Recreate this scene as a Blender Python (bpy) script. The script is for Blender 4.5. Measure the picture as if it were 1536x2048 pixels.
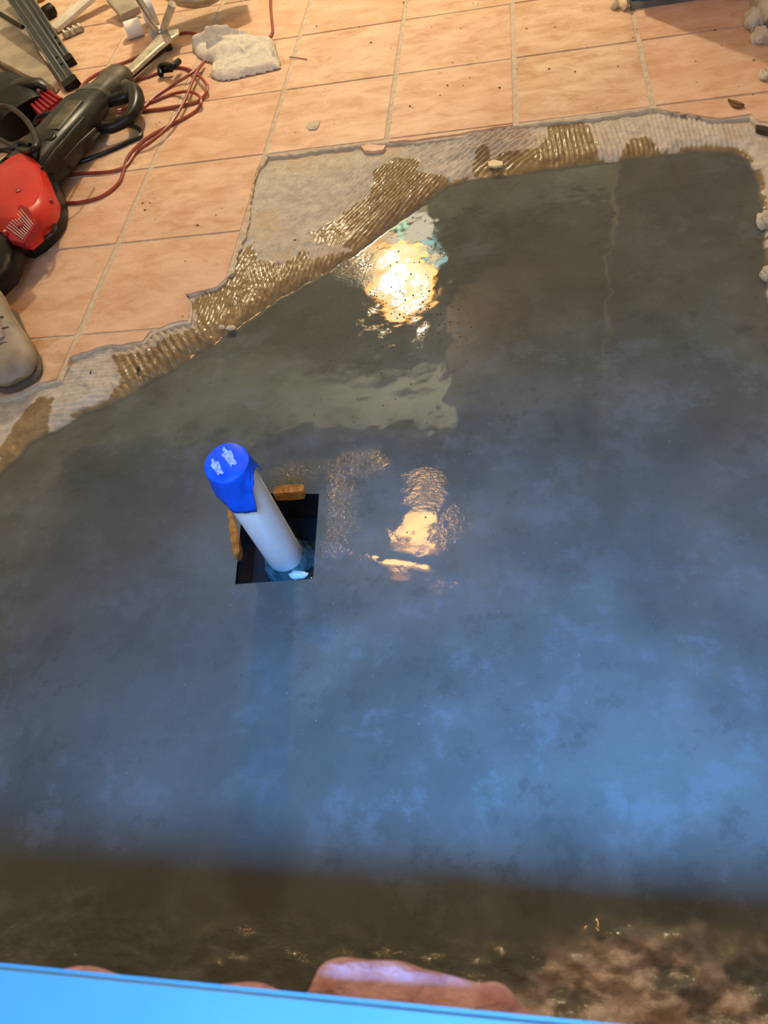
import bpy, bmesh, math, random
import numpy as np
from mathutils import Vector, Matrix, Euler
for o in list(bpy.data.objects): bpy.data.objects.remove(o)
SC = bpy.context.scene
COL = SC.collection
random.seed(7); RNG = np.random.default_rng(7)

# ------------------------------------------------------------------ camera
F_PX = 1543.0
CAM_LOC = (0.93722, -2.42023, 1.00164)
CAM_ROT = (0.611696, 0.172346, 0.082232)
cam = bpy.data.cameras.new('camera'); camo = bpy.data.objects.new('camera', cam); COL.objects.link(camo)
cam.sensor_fit = 'VERTICAL'; cam.sensor_height = 36.0; cam.lens = 36.0 * F_PX / 2048.0
cam.clip_start = 0.02
camo.location = CAM_LOC; camo.rotation_euler = CAM_ROT
cam.dof.use_dof = True; cam.dof.focus_distance = 1.6; cam.dof.aperture_fstop = 7.5
SC.camera = camo

# ------------------------------------------------------------------ world, lamps, exposure
w = bpy.data.worlds.new('world'); SC.world = w; w.use_nodes = True
bg = w.node_tree.nodes['Background']; bg.inputs[0].default_value = (0.35, 0.55, 1.0, 1); bg.inputs[1].default_value = 0.3
SC.view_settings.view_transform = 'Standard'; SC.view_settings.look = 'None'
SC.view_settings.gamma = 1.0; SC.view_settings.use_curve_mapping = False
SC.view_settings.exposure = 0.0

def light(name, kind, loc, energy, color, **kw):
    l = bpy.data.lights.new(name, kind); l.energy = energy; l.color = color
    o = bpy.data.objects.new(name, l); COL.objects.link(o); o.location = loc
    for k, v in kw.items():
        if k == 'aim':
            o.rotation_euler = (Vector(v) - Vector(loc)).to_track_quat('-Z', 'Y').to_euler()
        else: setattr(l, k, v)
    return o
LAMP = (0.205, 1.35, 1.94)          # work lamp in the next room
CEIL = (0.32, -0.20, 2.42)          # warm ceiling light
SKY = (1.05, -3.15, 2.60)           # skylight behind the low wall
light('skylight_daylight', 'AREA', (SKY[0], SKY[1], SKY[2]-0.03), 27, (0.09, 0.37, 1.0), shape='RECTANGLE', size=1.3, size_y=0.58,
      aim=(1.10, -2.22, 0), spread=math.radians(33))

light('rear_fill_light', 'AREA', (0.6, -4.18, 1.75), 24, (0.72, 0.88, 1.0), shape='RECTANGLE', size=1.3, size_y=0.9, aim=(0.6, 0, 1.75))  # neutral fill from the rear, added to brighten the pipe and upright faces

# ------------------------------------------------------------------ helpers
RM = Euler(CAM_ROT).to_matrix()
def at(px, py, z=0.0):
    """point of the place that the photograph shows at a pixel, for a known height z"""
    d = RM @ Vector(((px-768)/F_PX, -(py-1024)/F_PX, -1.0)); c = Vector(CAM_LOC)
    return c + d * ((z - c.z) / d.z)
def W(pts, z=0.0): return [at(p[0], p[1], p[2] if len(p) > 2 else z) for p in pts]
def scale_at(px, py, z=0.0): return (at(px+1, py, z) - at(px, py, z)).length

class MB:
    def __init__(s): s.v = []; s.f = []
    def add(s, vs, fs):
        n = len(s.v); s.v += [tuple(v) for v in vs]; s.f += [tuple(i+n for i in f) for f in fs]; return s
    def box(s, c, size, rz=0.0, ax=None):
        hx, hy, hz = size[0]/2, size[1]/2, size[2]/2
        R = Matrix.Rotation(rz, 3, 'Z') if ax is None else ax
        vs = [Vector(c) + R @ Vector((x*hx, y*hy, z*hz)) for z in (-1, 1) for x, y in ((-1,-1),(1,-1),(1,1),(-1,1))]
        return s.add(vs, [(3,2,1,0),(4,5,6,7),(0,1,5,4),(1,2,6,5),(2,3,7,6),(3,0,4,7)])
    def tube(s, pts, r, n=8, cap=True):
        pts = [Vector(p) for p in pts]; m = len(pts); rs = r if isinstance(r, (list, tuple)) else [r]*m
        vs = []; fs = []; prev = None
        for i, p in enumerate(pts):
            t = (pts[min(i+1, m-1)] - pts[max(i-1, 0)]).normalized()
            if prev is None:
                a = Vector((0,0,1)) if abs(t.z) < .9 else Vector((1,0,0)); u = t.cross(a).normalized()
            else: u = (prev - t*prev.dot(t)).normalized()
            prev = u; b = t.cross(u)
            for k in range(n):
                an = 2*math.pi*k/n; vs.append(p + (u*math.cos(an) + b*math.sin(an))*rs[i])
        for i in range(m-1):
            for k in range(n):
                fs.append((i*n+k, i*n+(k+1)%n, (i+1)*n+(k+1)%n, (i+1)*n+k))
        if cap: fs.append(tuple(range(n-1, -1, -1))); fs.append(tuple((m-1)*n+k for k in range(n)))
        return s.add(vs, fs)
    def loft(s, secs, n=16, cap=True, up=Vector((0,0,1))):
        """secs: (centre, half width, half height, exponent)"""
        m = len(secs); vs = []; fs = []; C_ = [Vector(q[0]) for q in secs]
        for i, q in enumerate(secs):
            t = (C_[min(i+1, m-1)] - C_[max(i-1, 0)]).normalized()
            sd = t.cross(up).normalized(); u = sd.cross(t).normalized(); e = 2.0/q[3]
            for k in range(n):
                an = 2*math.pi*(k+.5)/n; c, d = math.cos(an), math.sin(an)
                vs.append(C_[i] + sd*(q[1]*math.copysign(abs(c)**e, c)) + u*(q[2]*math.copysign(abs(d)**e, d)))
        for i in range(m-1):
            for k in range(n): fs.append((i*n+k, i*n+(k+1)%n, (i+1)*n+(k+1)%n, (i+1)*n+k))
        if cap: fs.append(tuple(range(n-1, -1, -1))); fs.append(tuple((m-1)*n+k for k in range(n)))
        return s.add(vs, fs)
    def lathe(s, base, axis, prof, n=24):
        """prof: (distance along the axis, radius)"""
        a = Vector(axis).normalized(); q = Vector((0,0,1)) if abs(a.z) < .9 else Vector((1,0,0))
        u = a.cross(q).normalized(); b = a.cross(u); vs = []; fs = []
        for h, r in prof:
            for k in range(n):
                an = 2*math.pi*k/n; vs.append(Vector(base) + a*h + (u*math.cos(an)+b*math.sin(an))*max(r, 1e-5))
        m = len(prof)
        for i in range(m-1):
            for k in range(n): fs.append((i*n+k, i*n+(k+1)%n, (i+1)*n+(k+1)%n, (i+1)*n+k))
        fs.append(tuple(range(n-1, -1, -1))); fs.append(tuple((m-1)*n+k for k in range(n)))
        return s.add(vs, fs)
    def prism(s, poly, z0, z1):
        n = len(poly); vs = [(p[0], p[1], z0) for p in poly] + [(p[0], p[1], z1) for p in poly]
        return s.add(vs, [tuple(range(n-1, -1, -1)), tuple(range(n, 2*n))] + [(i, (i+1)%n, n+(i+1)%n, n+i) for i in range(n)])

ORG = {}
def fix(bm): bmesh.ops.recalc_face_normals(bm, faces=bm.faces)
def obj(name, mb, m, parent=None, smooth=False, bevel=0, seg=2, tri=False, sub=0, org=None):
    off = Vector(ORG.get(parent.name, (0,0,0))) if parent else Vector(org or (0,0,0))
    me = bpy.data.meshes.new(name)
    me.from_pydata([tuple(Vector(v)-off) for v in mb.v], [], mb.f)
    bm = bmesh.new(); bm.from_mesh(me); fix(bm)
    if bevel:
        es = [e for e in bm.edges if len(e.link_faces) == 2 and e.calc_face_angle(0) > math.radians(35)]
        bmesh.ops.bevel(bm, geom=es, offset=bevel, segments=seg, affect='EDGES', clamp_overlap=True)
    if tri: bmesh.ops.triangulate(bm, faces=[f for f in bm.faces if len(f.verts) > 4])
    bm.to_mesh(me); bm.free()
    if smooth or bevel:
        for p in me.polygons: p.use_smooth = True
        try: me.set_sharp_from_angle(angle=math.radians(40))
        except Exception: pass
    o = bpy.data.objects.new(name, me); COL.objects.link(o); me.materials.append(m)
    if sub:
        md = o.modifiers.new('sub', 'SUBSURF'); md.levels = sub; md.render_levels = sub
    if parent: o.parent = parent; ORG[o.name] = tuple(off)
    else: o.location = off; ORG[o.name] = tuple(off)
    return o
def tag(o, label=None, cat=None, group=None, kind=None):
    if label: o['label'] = label
    if cat: o['category'] = cat
    if group: o['group'] = group
    if kind: o['kind'] = kind
    return o
def thing(name, label, cat, loc, group=None):
    o = bpy.data.objects.new(name, None); o.empty_display_size = .05; COL.objects.link(o); o.location = loc
    ORG[o.name] = tuple(loc); return tag(o, label, cat, group)
def smooth_path(pts, k=6):
    P = [Vector(p) for p in pts]; out = []
    for i in range(len(P)-1):
        a, b, c, d = P[max(i-1,0)], P[i], P[i+1], P[min(i+2, len(P)-1)]
        for j in range(k):
            t = j/k
            out.append(.5*((2*b)+(c-a)*t+(2*a-5*b+4*c-d)*t*t+(3*b-a-3*c+d)*t**3))
    return out + [P[-1]]

def hsh(ix, iy, seed):
    h = (ix*374761393 + iy*668265263 + seed*974711) & 0xffffffff
    h = ((h ^ (h >> 13)) * 1274126177) & 0xffffffff
    return ((h ^ (h >> 16)) & 0xffff) / 65535.0
def vnoise(x, y, seed=0):
    x = np.asarray(x, float); y = np.asarray(y, float)
    ix = np.floor(x).astype(np.int64); iy = np.floor(y).astype(np.int64); fx = x-ix; fy = y-iy
    fx = fx*fx*(3-2*fx); fy = fy*fy*(3-2*fy)
    a, b, c, d = hsh(ix,iy,seed), hsh(ix+1,iy,seed), hsh(ix,iy+1,seed), hsh(ix+1,iy+1,seed)
    return (a*(1-fx)+b*fx)*(1-fy)+(c*(1-fx)+d*fx)*fy
def fbm(x, y, seed=0, o=4):
    s = 0; a = .5; t = 0
    for k in range(o): s = s + a*vnoise(x*2**k, y*2**k, seed+k); t += a; a *= .5
    return s/t
def sdist(poly, X, Y):
    """signed distance, positive inside"""
    P = [(p[0], p[1]) for p in poly]; n = len(P); d = np.full(X.shape, 1e9); ins = np.zeros(X.shape, bool)
    for i in range(n):
        x0, y0 = P[i]; x1, y1 = P[(i+1) % n]; ex, ey = x1-x0, y1-y0; L = ex*ex+ey*ey+1e-12
        t = np.clip(((X-x0)*ex+(Y-y0)*ey)/L, 0, 1)
        d = np.minimum(d, (X-x0-t*ex)**2+(Y-y0-t*ey)**2)
        cr = ((y0 > Y) != (y1 > Y)); xi = x0+(Y-y0)*ex/(ey if abs(ey) > 1e-12 else 1e-12)
        ins ^= cr & (X < xi)
    d = np.sqrt(d); return np.where(ins, d, -d)
def sstep(a, b, x): t = np.clip((x-a)/(b-a), 0, 1); return t*t*(3-2*t)

# ------------------------------------------------------------------ materials
class NT:
    def __init__(s, name):
        s.m = bpy.data.materials.new(name); s.m.use_nodes = True; s.t = s.m.node_tree; s.n = s.t.nodes; s.l = s.t.links
        s.b = s.n['Principled BSDF']
    def node(s, ty, **kw):
        n = s.n.new(ty)
        for k, v in kw.items(): setattr(n, k, v)
        return n
    def put(s, sock, v):
        if isinstance(v, bpy.types.NodeSocket): s.l.new(v, sock)
        else: sock.default_value = v
    def noise(s, scale, detail=4, rough=.55, coord='Object', stretch=None, dist=0):
        tc = s.node('ShaderNodeTexCoord'); n = s.node('ShaderNodeTexNoise')
        n.inputs['Scale'].default_value = scale; n.inputs['Detail'].default_value = detail; n.inputs['Roughness'].default_value = rough
        n.inputs['Distortion'].default_value = dist
        src = tc.outputs[coord]
        if stretch:
            mp = s.node('ShaderNodeMapping'); mp.inputs['Scale'].default_value = stretch; s.l.new(src, mp.inputs[0]); src = mp.outputs[0]
        s.l.new(src, n.inputs['Vector']); return n.outputs['Fac']
    def ramp(s, v, a, b):
        r = s.node('ShaderNodeMapRange', interpolation_type='SMOOTHSTEP'); s.put(r.inputs[0], v); r.inputs[1].default_value = a; r.inputs[2].default_value = b
        return r.outputs[0]
    def math(s, op, a, b=0.0):
        n = s.node('ShaderNodeMath', operation=op); s.put(n.inputs[0], a); s.put(n.inputs[1], b); return n.outputs[0]
    def mix(s, f, a, b):
        n = s.node('ShaderNodeMix', data_type='RGBA'); s.put(n.inputs[0], f)
        s.put(n.inputs[6], a if isinstance(a, bpy.types.NodeSocket) else (*a, 1)); s.put(n.inputs[7], b if isinstance(b, bpy.types.NodeSocket) else (*b, 1)); return n.outputs[2]
    def attr(s, name): n = s.node('ShaderNodeAttribute', attribute_name=name); return n.outputs['Fac']
    def bump(s, h, strength, dist=.001, normal=None):
        n = s.node('ShaderNodeBump'); s.put(n.inputs['Strength'], strength); n.inputs['Distance'].default_value = dist
        s.l.new(h, n.inputs['Height'])
        if normal: s.l.new(normal, n.inputs['Normal'])
        return n.outputs[0]
    def base(s, c, rough=.5, metal=0.0):
        s.put(s.b.inputs['Base Color'], c if isinstance(c, bpy.types.NodeSocket) else (*c, 1)); s.put(s.b.inputs['Roughness'], rough); s.b.inputs['Metallic'].default_value = metal; return s
def simple(name, c, c2=None, rough=.5, metal=0.0, scale=30, bump=0.0, bd=.001, coat=0.0, stretch=None, spec=None):
    t = NT(name); f = t.noise(scale, 5, stretch=stretch)
    c2 = c2 or tuple(x*.75 for x in c)
    t.base(t.mix(t.ramp(f, .35, .68), c, c2), t.math('ADD', t.math('MULTIPLY', f, .2), rough-.1), metal)
    if bump: t.l.new(t.bump(f, bump, bd), t.b.inputs['Normal'])
    if spec is not None: t.b.inputs['Specular IOR Level'].default_value = spec
    if coat: t.b.inputs['Coat Weight'].default_value = coat; t.b.inputs['Coat Roughness'].default_value = .05
    return t.m
def glow(name, c, s):
    t = NT(name); t.base((.02,.02,.02)); t.b.inputs['Emission Color'].default_value = (*c, 1); t.b.inputs['Emission Strength'].default_value = s; return t.m

def tile_mat():
    t = NT('terracotta'); oi = t.node('ShaderNodeObjectInfo')
    a = t.noise(5, 6, .6, stretch=(1, 2.2, 1)); b = t.noise(14, 8, .65, dist=.6, stretch=(1, 1.8, 1)); c = t.noise(90, 4)
    col = t.mix(t.ramp(a, .35, .65), (.57, .345, .205), (.70, .49, .335))
    col = t.mix(t.math('MULTIPLY', t.ramp(b, .50, .66), .6), col, (.47, .235, .095))
    col = t.mix(t.math('MULTIPLY', t.ramp(b, .50, .34), .6), col, (.80, .59, .42))
    col = t.mix(t.math('MULTIPLY', oi.outputs['Random'], .35), col, (.70, .40, .27))
    g = t.noise(330, 2); col = t.mix(t.math('MULTIPLY', t.ramp(g, .68, .74), .6), col, (.2, .11, .06))
    t.base(col, t.math('ADD', t.math('MULTIPLY', b, .3), .38))
    t.b.inputs['Specular IOR Level'].default_value = .3
    t.l.new(t.bump(c, .25, .0012, t.bump(b, .5, .002)), t.b.inputs['Normal']); return t.m
def floor_mat():
    t = NT('mortar_floor')
    wet, pool, rip, rub = (t.attr(k) for k in ('wet', 'pool', 'ripple', 'rubble'))
    n1 = t.noise(6, 6); n2 = t.noise(45, 6, .65); n3 = t.noise(220, 4, .7); n4 = t.noise(13, 9, .72); n5 = t.noise(2.2, 4)
    dry = t.mix(t.ramp(n2, .35, .65), (.43, .38, .30), (.57, .515, .43))
    dry = t.mix(t.math('MULTIPLY', t.ramp(n3, .60, .70), .5), dry, (.22, .18, .13))
    dry = t.mix(t.math('MULTIPLY', t.ramp(n1, .50, .62), .6), dry, (.55, .40, .26))
    wc = t.mix(t.ramp(n2, .35, .65), (.21, .14, .065), (.29, .21, .11))
    slab = t.mix(t.ramp(n1, .35, .65), (.080, .087, .075), (.110, .119, .104))
    slab = t.mix(t.math('MULTIPLY', t.ramp(n4, .50, .62), .45), slab, (.135, .152, .155))
    slab = t.mix(t.math('MULTIPLY', t.ramp(n4, .46, .36), .5), slab, (.058, .060, .050)); slab = t.mix(t.math('MULTIPLY', t.ramp(n5, .42, .62), .5), slab, (.080, .078, .062))
    pk = t.mix(t.ramp(n2, .4, .62), (.36, .29, .25), (.56, .44, .40))
    col = t.mix(wet, dry, wc); col = t.mix(pool, col, slab); col = t.mix(rub, col, pk)
    rw = t.math('ADD', t.math('MULTIPLY', n2, .08), .03)
    rp = t.math('ADD', t.math('MULTIPLY', t.ramp(n4, .50, .68), .05), .014)
    def mixf(f, a, b):
        n = t.node('ShaderNodeMix', data_type='FLOAT'); t.put(n.inputs[0], f); t.put(n.inputs[2], a); t.put(n.inputs[3], b); return n.outputs[0]
    ro = mixf(pool, mixf(wet, .85, rw), rp); ro = mixf(rub, ro, .6)
    t.base(col, ro); t.b.inputs['IOR'].default_value = 1.42
    fine = t.noise(120, 3, .6, stretch=(1, 1.6, 1)); r1 = t.bump(fine, rip, .006)
    micro = t.bump(n3, mixf(pool, mixf(wet, .6, .22), .010), .0015, r1)
    t.l.new(micro, t.b.inputs['Normal'])
    return t.m
M = {}
M['tile'] = tile_mat(); M['floor'] = floor_mat()
M['grout'] = simple('grout', (.60,.50,.37), (.46,.38,.29), .9, scale=60, bump=.5)
M['tape'] = simple('blue_tape', (.003,.075,.58), (.006,.10,.70), .45, scale=60, bump=.4, bd=.002, spec=.25)
M['pvc'] = simple('white_pvc', (.84,.85,.83), (.76,.78,.77), .32, scale=12)
M['scuff'] = simple('tape_scuff', (.45,.55,.75), (.10,.25,.75), .6, scale=260)
M['coupling'] = simple('wet_coupling', (.03,.07,.08), (.10,.16,.17), .12, scale=60, bump=.8, bd=.004)
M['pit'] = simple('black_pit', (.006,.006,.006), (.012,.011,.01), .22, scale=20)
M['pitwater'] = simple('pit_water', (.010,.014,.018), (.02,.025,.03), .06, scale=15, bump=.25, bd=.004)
M['orange'] = simple('orange_brown', (.42,.17,.03), (.20,.07,.012), .35, scale=70, bump=.6, bd=.003)
M['red'] = simple('red_plastic', (.62,.022,.012), (.50,.014,.010), .38, scale=9, bump=.1)
M['vent'] = simple('vent_slat', (.66,.55,.48), (.5,.36,.3), .5)
M['darkred'] = simple('dark_red', (.36,.008,.020), (.27,.006,.015), .45, scale=14)
M['black'] = simple('black_plastic', (.004,.004,.004), (.008,.008,.007), .4, scale=25, bump=.2, spec=.25)
M['dusty'] = simple('dusty_rubber', (.045,.038,.024), (.13,.11,.075), .5, scale=22, bump=.4, spec=.3)
M['dustblack'] = simple('dusty_black', (.005,.005,.0045), (.022,.019,.014), .34, scale=24, bump=.3, spec=.28)
M['chrome'] = simple('chrome', (.75,.72,.66), (.5,.47,.4), .22, 1.0, scale=30)
M['alu'] = simple('ladder_aluminium', (.11,.125,.13), (.17,.185,.19), .42, .55, scale=18, stretch=(1,1,.1))
M['steel'] = simple('galvanised_steel', (.13,.15,.16), (.22,.235,.24), .4, .7, scale=14)
M['beigeboard'] = simple('scuffed_beige', (.42,.35,.26), (.27,.22,.16), .38, scale=12, bump=.3)
M['whitepaint'] = simple('white_paint', (.72,.66,.56), (.58,.52,.42), .5, scale=20)
M['white'] = simple('white_plastic', (.84,.80,.74), (.76,.72,.66), .55, scale=20)
M['fanleg'] = simple('scuffed_fan_leg', (.60,.54,.40), (.36,.32,.23), .42, .2, scale=35)
M['cord'] = simple('red_cord', (.30,.055,.03), (.22,.035,.02), .42, scale=40)
M['rag'] = simple('rag_cloth', (.68,.62,.53), (.55,.51,.45), .95, scale=70, bump=.5, bd=.002)
M['shoe'] = simple('shoe_leather', (.32,.26,.19), (.22,.18,.13), .6, scale=25, bump=.3)
M['sole'] = simple('shoe_sole', (.07,.055,.04), (.10,.08,.06), .7)
M['lace'] = simple('shoe_lace', (.35,.27,.22), (.24,.18,.14), .8, scale=160)
M['leaf'] = simple('dry_leaf', (.20,.10,.035), (.12,.055,.02), .7, scale=60)
M['grit'] = simple('grit', (.10,.06,.035), (.2,.13,.08), .8, scale=90)
M['chip'] = simple('cream_chip', (.75,.62,.38), (.66,.53,.3), .7)
M['stone'] = simple('dark_stone', (.035,.02,.018), (.06,.04,.03), .5)
M['mortar'] = simple('pink_mortar', (.64,.36,.36), (.46,.22,.22), .8, scale=42, bump=.9, bd=.012)
M['ledge'] = simple('pale_blue_paint', (.065,.185,.22), (.08,.205,.24), .45, scale=7)
M['wall'] = simple('plaster', (.55,.47,.37), (.48,.41,.32), .8, scale=10, bump=.2)
M['wallg'] = simple('pale_green_plaster', (.62,.68,.52), (.57,.63,.48), .8, scale=10)
M['ceil'] = simple('ceiling_paint', (.36,.35,.30), (.32,.31,.26), .9, scale=6)
M['soffit'] = simple('brown_soffit', (.13,.085,.04), (.10,.065,.03), .7, scale=8)
M['crumble'] = simple('crumbled_plaster', (.60,.52,.40), (.42,.36,.26), .9, scale=40, bump=.8, bd=.004)
M['teal'] = simple('teal_plastic', (.25,.55,.52), (.2,.48,.45), .5)
M['yellow'] = simple('orange_housing', (.85,.42,.10), (.75,.35,.07), .5)
M['bubble'] = simple('water_bubble', (.12,.12,.10), (.2,.2,.17), .05)
M['bit'] = simple('plastic_clip', (.55,.48,.34), (.14,.11,.07), .55, scale=90, bump=.6, bd=.003)

# ================================================================== STRUCTURE
S = 0.31
# outline of the tiled area along the broken edge (photo points, taken at tile height)
EDGE = [(-420,900),(-60,800),(20,790),(84,765),(122,757),(138,714),(200,693),(285,682),(300,662),(345,645),(376,640),(379,604),(371,588),
        (432,574),(466,543),(471,500),(486,462),(510,350),(531,308),(600,301),(720,288),(772,284),(830,281),(905,270),(1028,250),(1160,234),(1308,214),
        (1345,224),(1400,231),(1440,237),(1480,231),(1502,228),(1518,243),(1570,247)]
def jitter_line(pts, step=.012, amp=.0016, seed=1):
    r = random.Random(seed); out = []
    for a, b in zip(pts[:-1], pts[1:]):
        n = max(1, int((b-a).length/step)); t = (b-a); nrm = Vector((-t.y, t.x, 0)).normalized()
        for k in range(n):
            p = a + t*(k/n)
            if k: p = p + nrm*r.gauss(0, amp)
            out.append(p)
    return out + [pts[-1]]
edge_w = jitter_line([Vector((p.x, p.y, 0)) for p in W(EDGE)])
XL, XR, YT = -1.6, 1.52, 1.24
region = [(p.x, p.y) for p in edge_w] + [(XR+.2, edge_w[-1].y), (XR+.2, YT), (XL, YT), (XL, edge_w[0].y)]
def clip(poly, x0, x1, y0, y1):
    for axis, lim, sgn in ((0,x0,1),(0,x1,-1),(1,y0,1),(1,y1,-1)):
        out = []; n = len(poly)
        for i in range(n):
            a, b = poly[i], poly[(i+1)%n]; da = (a[axis]-lim)*sgn; db = (b[axis]-lim)*sgn
            if da >= 0: out.append(a)
            if (da >= 0) != (db >= 0):
                t = da/(da-db); out.append((a[0]+(b[0]-a[0])*t, a[1]+(b[1]-a[1])*t))
        poly = out
        if len(poly) < 3: return []
    return poly
def area(p): return .5*sum(p[i][0]*p[(i+1)%len(p)][1]-p[(i+1)%len(p)][0]*p[i][1] for i in range(len(p)))

# --- floor slab with the thinset band, one height field
POOL = [(-400,1080),(-60,985),(0,945),(60,882),(110,858),(150,832),(200,812),(250,790),(330,742),(400,700),(470,656),(560,592),(640,547),(710,502),(770,457),(850,402),
        (892,368),(960,351),(1030,346),(1130,331),(1250,316),(1330,306),(1400,298),(1470,301),(1500,318),(1518,360),(1530,420),(1536,540),(1560,800)]
zs = -.012
poolw = [(p.x, p.y) for p in W(POOL, -.018)]
poolw = poolw + [(2.2, poolw[-1][1]-.3), (2.2, -3), (-2, -3), (-2, poolw[0][1])]
HOLE = [(p.x, p.y) for p in W([(487,987),(637,985),(626,1157),(470,1168)], -.022)]     # far-left, far-right, near-right, near-left
STEP = .0032
gx = np.arange(-.36, 1.62, STEP); gy = np.arange(-2.52, -.58, STEP)
X, Y = np.meshgrid(gx, gy)
hx0, hx1 = gx[np.argmin(abs(gx-.468))], gx[np.argmin(abs(gx-.596))]
hy0, hy1 = gy[np.argmin(abs(gy+1.850))], gy[np.argmin(abs(gy+1.677))]
u = np.clip((X-hx0)/(hx1-hx0), 0, 1); v = np.clip((Y-hy0)/(hy1-hy0), 0, 1)
dd = np.sqrt((X-np.clip(X,hx0,hx1))**2+(Y-np.clip(Y,hy0,hy1))**2); fall = 1-sstep(0, .10, dd)
corner = {(0,1):HOLE[0],(1,1):HOLE[1],(1,0):HOLE[2],(0,0):HOLE[3]}
def bil(k): return sum(corner[(a,b)][k]*(u if a else 1-u)*(v if b else 1-v) for a in (0,1) for b in (0,1))
DX = (bil(0)-(hx0+u*(hx1-hx0)))*fall; DY = (bil(1)-(hy0+v*(hy1-hy0)))*fall
inside = (X > hx0+1e-6)&(X < hx1-1e-6)&(Y > hy0+1e-6)&(Y < hy1-1e-6)
X = X+DX; Y = Y+DY
n_lo = fbm(X*14, Y*14, 3); n_hi = fbm(X*70, Y*70, 11); n_vh = fbm(X*160, Y*160, 21, 3)
dp = sdist(poolw, X, Y) + (fbm(X*40, Y*40, 5)-.5)*.012
pool = sstep(-.006, .006, dp)
band = np.clip(-dp, 0, 1)
WETS = [[(618,470),(660,448),(740,393),(748,345),(790,318),(842,322),(832,345),(890,352),(930,380),(770,500),(640,492)],
        [(480,505),(508,488),(520,520),(570,528),(608,503),(628,522),(690,500),(740,500),(560,640),(400,720),(392,645),(384,605),(440,572),(466,545)],
        [(1100,250),(1168,244),(1206,322),(1180,360),(1000,370),(975,342),(998,312),(1085,296)],
        [(1230,330),(1242,302),(1265,278),(1288,275),(1312,288),(1332,312),(1300,330)],
        [(238,742),(222,712),(290,708),(340,676),(420,650),(470,640),(420,740),(250,830),(120,900),(-20,990),(-20,930),(60,880),(130,852),(200,812),(242,768)],
        [(-10,915),(30,845),(78,796),(104,798),(100,842),(84,868),(40,920)],
        [(955,300),(975,296),(985,340),(960,350),(940,345)]]
wet = np.zeros_like(X); wob = (fbm(X*55, Y*55, 31)-.5)*.020
for k in WETS:
    P = [(p.x, p.y) for p in W(k, zs)]; wet = np.maximum(wet, sstep(-.002, .002, sdist(P, X, Y)+wob))
wet = np.maximum(wet, sstep(.016, .004, band)*(fbm(X*30, Y*30, 41) > .42))
# ripples that catch the lamps
def gau(px, py, r):
    p = at(px, py, -.022); return np.exp(-((X-p.x)**2+(Y-p.y)**2)/(r*r))
spk = sstep(.60, .72, fbm(X*38, Y*38, 81, 3))
rip = .0025+.005*gau(800,580,.12)+.10*spk*gau(800,610,.17)+.10*gau(700,530,.06)+.010*gau(825,1060,.07)+.10*gau(860,965,.035)+.10*spk*gau(840,1060,.13)
for q in ((570,945),(620,935),(680,928),(735,925),(690,985),(680,1040),(660,1090)): rip = rip+.22*gau(*q, .028)
rip = np.clip(rip+.10*wet*(1-pool), 0, 1)
# height
Z = np.full(X.shape, -.0230)
Z = Z+.0012*(n_lo-.5)
calm = 1-.55*wet
bandz = -.0115-.0085*sstep(.035, 0, band)+.0042*(n_hi-.5)*calm+.0034*(n_vh-.5)*calm
RIDGES = [((330,715),(300,690,338,752),.0150,.0052,.085),((200,740),(150,752,245,744),.0105,.0022,.07),((150,800),(105,815,200,800),.012,.0016,.06),
          ((560,560),(520,640,560,560),.0095,.0035,.12),((760,390),(700,440,770,370),.0090,.0035,.12),((620,400),(570,440,610,395),.0085,.0014,.13),
          ((980,285),(920,305,985,262),.0130,.0050,.085),((1140,285),(1130,250,1145,320),.0110,.0040,.06),((1220,290),(1205,262,1225,320),.0110,.0030,.06),
          ((1370,275),(1360,255,1372,300),.0100,.0022,.10),((870,290),(800,330,880,290),.010,.0024,.07),((440,615),(410,650,440,580),.0085,.0030,.07)]
wsum = 1e-6; rsum = 0
for (cx, cy), (ax, ay, bx, by), pit, amp, rad in RIDGES:
    a = at(ax, ay, zs); b = at(bx, by, zs); d = (b-a).normalized(); nx, ny = -d.y, d.x; c = at(cx, cy, zs)
    ww = np.exp(-((X-c.x)**2+(Y-c.y)**2)/(rad*rad))
    ph = ((X-a.x)*nx+(Y-a.y)*ny)/pit*2*math.pi+2.2*(fbm(X*9, Y*9, 51)-.5)
    rsum = rsum+ww*amp*(.5+.5*np.sin(ph))**.7*(.55+.9*(n_hi-.2)); wsum = wsum+ww
bandz = bandz+2.3*rsum/np.maximum(wsum, .6)*sstep(0, .012, band)
Z = Z*pool+bandz*(1-pool)
# raised lip where the pour stops, crack beside the hole, slump round the hole
lip = at(800, 430, -.02)
Z = Z-.004*gau(690,985,.07)-.002*gau(600,940,.05)
for p0, p1 in (((758,1112),(850,1126)),((850,1126),(905,1160)),((905,1160),(970,1195)),((700,1098),(760,1112))):
    a = at(*p0, -.022); b = at(*p1, -.022); ex, ey = b.x-a.x, b.y-a.y
    t = np.clip(((X-a.x)*ex+(Y-a.y)*ey)/(ex*ex+ey*ey), 0, 1); dl = np.sqrt((X-a.x-t*ex)**2+(Y-a.y-t*ey)**2)
    Z = Z-.0003*np.exp(-(dl/.007)**2)
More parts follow.
